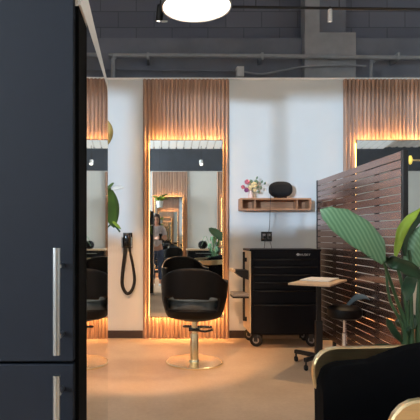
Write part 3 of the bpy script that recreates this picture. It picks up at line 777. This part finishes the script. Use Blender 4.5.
pth = gold_front(*inner[0])
xf = pth[-1][0].x
mid_ = [(p+Vector((0, 0, z)), nrm, Vector((0, 0, -1)), .046) for i, (p, nrm, z) in enumerate(inner) if p.x > xf+.008]
endp = gold_front(*inner[-1]); endp.reverse()
for pos, nrm, D, dep in pth + mid_ + endp:
    flat = D.z < -.9
    rows.append([pos-nrm*.056+D*(.085 if flat else dep), pos-nrm*.056+D*.006, pos-nrm*.050, pos-nrm*.032, pos-nrm*.026+D*.006, pos-nrm*.026+D*(dep+.01)])
V = w.grid(rows, True)
w.bm.faces.new(list(reversed(V[0]))); w.bm.faces.new(V[-1])
w.build('gold_rim', M['gold'], t)
MB().box(-.335, .26, -.27, .27, .3, .44, .05, 4).build('seat_cushion', M['black_velvet'], t)
MB().box(-.31, .28, -.28, .28, .16, .3, .03, 3).build('seat_base', M['black_velvet'], t)
for x in (-.25, .24):
    for y in (-.24, .24):
        MB().tube([(x, y, .165), (x*1.08, y*1.08, 0)], [.018, .012], 12).build('leg', M['gold'], t)

# ------------------------------------------------------------------ big plant right
pd = 2.62; org = Vector(((408-CX)*pd/F, pd, 0))
t = thing('potted_plant', 'large broad-leaved green plant behind the armchair at the right', 'plant', org)
MB().lathe([(0, 0), (.13, 0), (.17, .42), (.18, .46), (.16, .46), (.155, .42), (0, .42)], n=36).build('pot', M['black'], t)
MB().lathe([(0, .415), (.15, .415), (.1, .43), (0, .435)], n=24).build('soil', M['soil'], t)
def Q(px, py, d=pd): return P(px, py, d) - org
def big_leaf(base, pts, mname, width_l, width_r, vein=True):
    pass
def blade(mname, midrib, widths, side, fold=.25, nm='leaf', wave=0.):
    """blade following a midrib polyline; widths are half widths (left, right) along it"""
    mid = smooth_path(midrib, 6); n_ = len(mid); rows = []
    side = Vector(side).normalized(); K = len(widths)-1
    for i, p in enumerate(mid):
        s_ = i/(n_-1)*K; j = min(int(s_), K-1); f_ = s_-j; f_ = f_*f_*(3-2*f_)
        wl = widths[j][0]*(1-f_)+widths[j+1][0]*f_; wr = widths[j][1]*(1-f_)+widths[j+1][1]*f_
        tg = (mid[min(i+1, n_-1)]-mid[max(i-1, 0)]).normalized()
        sd_ = (side - tg*side.dot(tg)).normalized(); nr = tg.cross(sd_)
        row = []
        for q in (-1, -.75, -.5, -.25, -.04, .04, .25, .5, .75, 1):
            wd_ = wl if q < 0 else wr
            row.append(p + sd_*wd_*q + nr*(fold*wd_*abs(q)**1.4 + wave*math.sin(i*1.9+q*2)*abs(q)))
        rows.append(row)
    w = MB(); w.grid(rows); o = w.build(nm, M[mname], t); mod_solid(o, .0025); return o
# stems
def stem(pts, r0=.014, r1=.007, m_='stem'):
    q = smooth_path(pts, 6); n_ = len(q)
    MB().tube(q, [r0+(r1-r0)*i/(n_-1) for i in range(n_)], 10).build('stem', M[m_], t)
base = Vector((0, 0, .42))
stem([base+Vector((-.03, 0, 0)), Q(406, 330), Q(397, 300), Q(384, 263, 2.5)])
stem([base+Vector((0, .02, 0)), Q(408, 320), Q(402, 285), Q(396, 262)])
stem([base+Vector((.02, -.02, 0)), Q(411, 310), Q(411, 270), Q(409, 250)])
stem([base+Vector((.05, .0, 0)), Q(418, 310), Q(419, 285), Q(419, 270)])
stem([base+Vector((-.05, -.01, 0)), Q(404, 332), Q(390, 300), Q(386, 270)], .01, .006)
# main lit leaf: base at its lower right, tip at upper left
k_ = 2.45/F
mid = [Q(383.5, 263, 2.5), Q(372, 250.5, 2.47), Q(357, 237, 2.45), Q(340, 223.5, 2.45), Q(328, 214.5, 2.46), Q(320, 209.5, 2.48)]
wd = [(.012, .02), (.034, .082), (.05, .094), (.05, .08), (.034, .045), (.002, .002)]
blade('leaf', mid, wd, Vector((.62, -.12, .78)), fold=.12)
# dark leaf lying level
blade('leaf_dark_shaded', [Q(394, 263), Q(385, 259.5, 2.55), Q(374, 258, 2.5), Q(361, 257.5, 2.48)], [(.01, .01), (.03, .022), (.025, .02), (.002, .002)], Vector((.1, -.9, .35)))
blade('leaf_dark_shaded', [Q(384, 261), Q(396, 262, 2.5), Q(410, 267, 2.45), Q(428, 280, 2.4)], [(.01, .01), (.04, .035), (.05, .045), (.01, .01)], Vector((.15, -.8, .5)))
# lime leaf rising
blade('leaf_lime', [Q(395, 258), Q(398, 243), Q(402, 229), Q(410, 217), Q(421, 208)], [(.006, .006), (.018, .02), (.026, .028), (.024, .026), (.004, .004)], Vector((.75, -.5, .1)), fold=.5)
blade('leaf_dark_shaded', [Q(405, 256), Q(404, 240), Q(409, 227), Q(417, 217), Q(428, 210)], [(.006, .006), (.02, .02), (.03, .03), (.03, .03), (.01, .01)], Vector((.8, -.4, -.3)), fold=.4)
# bluish leaf at the right edge
blade('leaf', [Q(411, 274), Q(413, 258), Q(417, 241), Q(424, 224)], [(.01, .01), (.045, .06), (.05, .06), (.01, .01)], Vector((1, -.3, -.2)), fold=.3)
blade('leaf_dark_shaded', [Q(418, 272), Q(412, 279, 2.5), Q(408, 290, 2.45), Q(407, 302, 2.42)], [(.006, .006), (.03, .03), (.03, .03), (.003, .003)], Vector((1, -.3, .2)), fold=.3)
blade('leaf_dark_shaded', [Q(409, 338), Q(404, 327), Q(410, 320), Q(420, 318)], [(.01, .01), (.05, .04), (.05, .05), (.005, .005)], Vector((.4, -.5, -.8)), fold=.2)
blade('leaf_dark_shaded', [Q(404, 345), Q(396, 335), Q(390, 325), Q(387, 318)], [(.006, .006), (.022, .02), (.02, .018), (.002, .002)], Vector((.8, -.4, -.5)), fold=.3)
blade('leaf_dark_shaded', [Q(402, 352), Q(390, 347), Q(378, 346), Q(368, 348)], [(.006, .006), (.025, .02), (.02, .018), (.002, .002)], Vector((.1, -.9, .5)), fold=.3)

# ------------------------------------------------------------------ things seen in the mirrors
pd2 = Vector((1.30, -1.5, 0))
t = thing('potted_plant', 'green arching plant in a white pot, reflected at the right of the middle mirror', 'plant', pd2)
MB().lathe([(0, 0), (.095, 0), (.118, .33), (.122, .36), (.108, .36), (.104, .33), (0, .33)], n=32).build('pot', M['white_ceramic'], t)
rnd = random.Random(3)
for k in range(26):
    a_ = rnd.uniform(0, 2*PI); rr = rnd.uniform(.12, .36); zz_ = rnd.uniform(.6, 1.2)
    m_ = ['leaf', 'leaf_dark_shaded', 'leaf_vine'][k % 3]
    d_ = Vector((math.cos(a_), math.sin(a_), 0))
    mid = [Vector((0, 0, .33)) + d_*.02, d_*rr*.35+Vector((0, 0, .33+(zz_-.33)*.6)), d_*rr*.75+Vector((0, 0, zz_)), d_*rr*1.1+Vector((0, 0, zz_-.12))]
    w = MB(); q = smooth_path(mid, 4); rows = []
    sd_ = Vector((-d_.y, d_.x, 0))
    for i, p in enumerate(q):
        s_ = i/(len(q)-1); wv = .003 + .03*math.sin(PI*max(0, (s_-.35)/.65))
        rows.append([p-sd_*wv, p, p+sd_*wv])
    w.grid(rows); o = w.build('leaf', M[m_], t); mod_solid(o, .003)

t = thing('console_desk', 'black console desk with pale top against the opposite wall, in the mirror', 'desk', (1.06, -2.2, 0))
MB().box(-.42, .42, -.3, .3, .76, .8, .005).build('worktop', M['pale_wood'], t, smooth=False)
MB().box(-.4, .4, -.28, .28, 0, .76, .004).build('body', M['cart_black'], t, smooth=False)
for k in range(3):
    d = MB().box(-.38, .38, .28, .295, .1+.22*k, .3+.22*k, .002).build('drawer', M['cart_black'], t, smooth=False)
    MB().tube([(-.2, .31, .25+.22*k), (.2, .31, .25+.22*k)], .008, 8).build('drawer_pull', M['steel'], d)
t = thing('round_speaker', 'round black speaker on the console desk, in the middle mirror', 'speaker', (1.06, -2.15, .8))
MB().lathe([(0, 0), (.06, 0), (.105, .04), (.12, .1), (.105, .16), (.06, .2), (0, .21)], n=32).build('speaker_body', M['black_velvet'], t)
MB().lathe([(0, .205), (.03, .208), (.03, .214), (0, .214)], n=24).build('control_ring', M['black_gloss'], t)
t = thing('styling_trolley', 'black styling trolley with trays behind the chairs, in the mirror', 'trolley', (-.02, -1.95, 0))
for z in (.2, .45, .7, .88):
    MB().box(-.2, .2, -.17, .17, z, z+.05, .008).build('tray', M['black'], t, smooth=False)
for x in (-.19, .19):
    for y in (-.16, .16):
        MB().tube([(x, y, .05), (x, y, .93)], .01, 8).build('post', M['chrome'], t)
        MB().lathe([(0, -.012), (.02, -.012), (.026, 0), (.02, .012), (0, .012)], n=16, mx=Matrix.Translation((x, y, .026)) @ Matrix.Rotation(PI/2, 4, 'Y')).tube([(x, y, .026), (x, y, .06)], .006, 6).build('caster', M['rubber'], t)
hp_ = Vector((-.06, -2.35, 2.0))
t = thing('hanging_plant', 'leafy green plant hung high over the opposite mirror, in the reflection', 'plant', hp_)
MB().lathe([(0, -.1), (.07, -.1), (.09, .05), (.095, .06), (.08, .06), (0, .05)], n=28).build('pot', M['white_ceramic'], t)
MB().tube([(0, 0, .05), (0, 0, zc(hp_.y)-hp_.z)], .004, 6).build('hanging_cord', M['black'], t)
for k in range(9):
    a_ = k*2.4; d_ = Vector((math.cos(a_), .5*math.sin(a_), 0))
    leaf_obj('leaf', M[['leaf_vine', 'leaf_lime'][k % 2]], t, Vector((0, 0, .06)), d_*.24+Vector((0, .05, .12+.05*(k % 3))), .12, Vector((-d_.y, d_.x, .35)), droop=.2)
spot('wall_spotlight', 'small white square spotlight on the dark upper wall, in the middle mirror', Vector((1.04, YF+.25, 3.08)), .7, 0, .05, .14, white_body, stem=zc(YF+.25)-3.08)
t = bpy.data.objects['wall_spotlight']; t['group'] = 'opposite spots'

# ------------------------------------------------------------------ the person taking the picture
org = Vector((-.13, -.46, 0))
t = thing('person', 'person in a pale shirt and jeans holding up a phone, reflected in the middle mirror', 'person', org)
def skin_obj(name, verts, edges, radii, m_, root=0, sub=2):
    me = bpy.data.meshes.new(name); me.from_pydata([Vector(v) for v in verts], edges, [])
    o = bpy.data.objects.new(name, me); col.objects.link(o); o.parent = t
    o.modifiers.new('skin', 'SKIN'); 
    for i, r in enumerate(radii):
        rr = r if isinstance(r, tuple) else (r, r)
        me.skin_vertices[0].data[i].radius = rr; me.skin_vertices[0].data[i].use_root = (i == root)
    mod_subsurf(o, sub); me.materials.append(m_)
    for p_ in me.polygons: p_.use_smooth = True
    o.modifiers['skin'].use_smooth_shade = True
    return o
V_, E_, R_ = [], [], []
def av(p, r, par=None):
    V_.append(p); R_.append(r); i = len(V_)-1
    if par is not None: E_.append((par, i))
    return i
# local: +Y is towards the salon wall (the way the person faces)
pel = av((0, 0, .86), (.135, .10)); wai = av((0, .005, 1.02), (.115, .085), pel); che = av((0, .0, 1.2), (.135, .10), wai); nck0 = av((0, -.01, 1.335), (.075, .06), che)
nck = av((0, .0, 1.39), .047, nck0); hd0 = av((0, .02, 1.46), (.064, .072), nck); hd1 = av((0, .015, 1.53), (.076, .09), hd0); hd2 = av((0, .0, 1.59), (.06, .075), hd1)
ph_ = Vector((.10, .40, 1.10))           # phone centre in person's frame
for s_ in (-1, 1):
    sh = av((s_*.155, -.01, 1.3), .052, nck0); el = av((s_*.21, .06, 1.06), .041, sh)
    wr = av((ph_.x+s_*.075, .30, 1.08), .026, el); pm = av((ph_.x+s_*.066, .35, 1.09), (.03, .017), wr)
    for k in range(4):
        a0 = av((ph_.x+s_*.058, .375+.002*k, 1.065+.019*k), .0085, pm); a1 = av((ph_.x+s_*.045, .392, 1.07+.019*k), .008, a0); av((ph_.x+s_*(.02+.004*abs(k-1.5)), .386, 1.073+.019*k), .0075, a1)
    b0 = av((ph_.x+s_*.06, .345, 1.115), .011, pm); av((ph_.x+s_*.042, .362, 1.125), .009, b0)
    hip = av((s_*.085, 0, .80), .085, pel); kn = av((s_*.095, .015, .46), .055, hip); an = av((s_*.1, -.01, .09), .036, kn)
    he = av((s_*.1, .0, .04), .036, an); av((s_*.115, .13, .028), .028, he)
body = skin_obj('body', V_, E_, R_, M['skin'])
# clothes
skin_obj('shirt', [(0, 0, .84), (0, .005, 1.02), (0, 0, 1.2), (0, -.01, 1.325), (-.16, -.01, 1.3), (.16, -.01, 1.3), (-.2, .04, 1.12), (.2, .04, 1.12)],
         [(0, 1), (1, 2), (2, 3), (3, 4), (3, 5), (4, 6), (5, 7)], [(.15, .118), (.132, .102), (.15, .117), (.09, .075), .066, .066, .058, .058], M['shirt'])
skin_obj('jeans', [(0, 0, .9), (-.088, 0, .78), (.088, 0, .78), (-.096, .015, .46), (.096, .015, .46), (-.1, -.008, .12), (.1, -.008, .12)],
         [(0, 1), (0, 2), (1, 3), (2, 4), (3, 5), (4, 6)], [(.142, .11), .098, .098, .066, .066, .05, .05], M['jeans'])
w = MB(); w.ball((0, -.018, 1.56), .092, .1, .085, 12); w.ball((0, -.07, 1.45), .08, .05, .14, 10); w.ball((-.07, -.02, 1.45), .028, .045, .12, 8); w.ball((.07, -.02, 1.45), .028, .045, .12, 8)
w.build('hair', M['hair'], t)
for s_ in (-1, 1):
    MB().ball((s_*.03, .098, 1.5), .011, .007, .008, 8).build('eye', M['black'], t)
    o = MB().box(s_*.1-.045, s_*.1+.045, -.06, .16, 0, .05, .02, 3).build('shoe', M['white_trim'], t)
MB().ball((0, .108, 1.472), .012, .016, .022, 8).build('nose', M['skin'], t)
MB().ball((0, .094, 1.432), .024, .008, .007, 8).build('mouth', M['pink'], t)
tag(MB().box(-.038, .038, -.004, .004, -.075, .075, .004).build('smartphone', M['black_gloss'], None, loc=org+ph_+Vector((0, -.016, .01))), 'black smartphone held in both hands by the reflected person', 'phone')

# ------------------------------------------------------------------ light and camera
def area(name, loc, rot, sx_, sy_, power, colr):
    l = bpy.data.lights.new(name, 'AREA'); l.shape = 'RECTANGLE'; l.size = sx_; l.size_y = sy_; l.energy = power; l.color = colr
    o = bpy.data.objects.new(name, l); col.objects.link(o); o.location = loc; o.rotation_euler = rot; return o
def spot_light(name, loc, aim, power, ang, colr, blend=.9, r=.03):
    l = bpy.data.lights.new(name, 'SPOT'); l.energy = power; l.spot_size = math.radians(ang); l.spot_blend = blend; l.color = colr; l.shadow_soft_size = r
    o = bpy.data.objects.new(name, l); col.objects.link(o); o.location = loc
    o.rotation_euler = (Vector(aim)-Vector(loc)).to_track_quat('-Z', 'Y').to_euler(); return o
WARM = (1., .68, .37)
spot_light('spot_beam', P(330, 15.5, 4.97)+Vector((0, -.05, -.1)), (.75, 4.7, 0), 130, 58, WARM, .7)
spot_light('spot_beam', (-.4, 1.5, 3.22), (-.12, 5.08, 0), 560, 33, (1., .52, .25), .34, .04)  # beam of the added out-of-view spotlight, warming the lower wall
area('window_daylight', ((WX0+WX1)/2, YF-.3, (WZ0+WZ1)/2), (PI/2, 0, 0), WX1-WX0, WZ1-WZ0, 18, (.80, .90, 1.))
area('window_daylight', (XL-.3, (LY0+LY1)/2, (LZ0+LZ1)/2), (PI/2, 0, -PI/2), LY1-LY0, LZ1-LZ0, 330, (.90, .97, .98)).data.spread = math.radians(95)
sun = bpy.data.lights.new('low_daylight', 'SUN'); sun.energy = 2.6; sun.angle = math.radians(1.2); sun.color = (.58, .78, 1.)
so = bpy.data.objects.new('low_daylight', sun); col.objects.link(so)
so.rotation_euler = Vector((.55, 1, -.09)).to_track_quat('-Z', 'Y').to_euler()

wd_ = bpy.data.worlds.new('world'); scene.world = wd_; wd_.use_nodes = True
bg = wd_.node_tree.nodes['Background']; bg.inputs['Color'].default_value = (.62, .76, 1., 1); bg.inputs['Strength'].default_value = .7

cam = bpy.data.cameras.new('camera'); co = bpy.data.objects.new('camera', cam); col.objects.link(co)
co.location = (0, 0, H); co.rotation_euler = (PI/2, 0, 0)
cam.sensor_fit = 'HORIZONTAL'; cam.sensor_width = 36; cam.lens = 36*F/420
cam.shift_x = (210-CX)/420; cam.shift_y = (CY-210)/420; cam.clip_start = .02; cam.clip_end = 100
scene.camera = co
scene.view_settings.view_transform = 'Standard'; scene.view_settings.look = 'None'
scene.view_settings.gamma = 1.; scene.view_settings.use_curve_mapping = False
scene.view_settings.exposure = 0.
scene.cycles.max_bounces = 16; scene.cycles.glossy_bounces = 12; scene.cycles.diffuse_bounces = 5; scene.cycles.transparent_max_bounces = 12
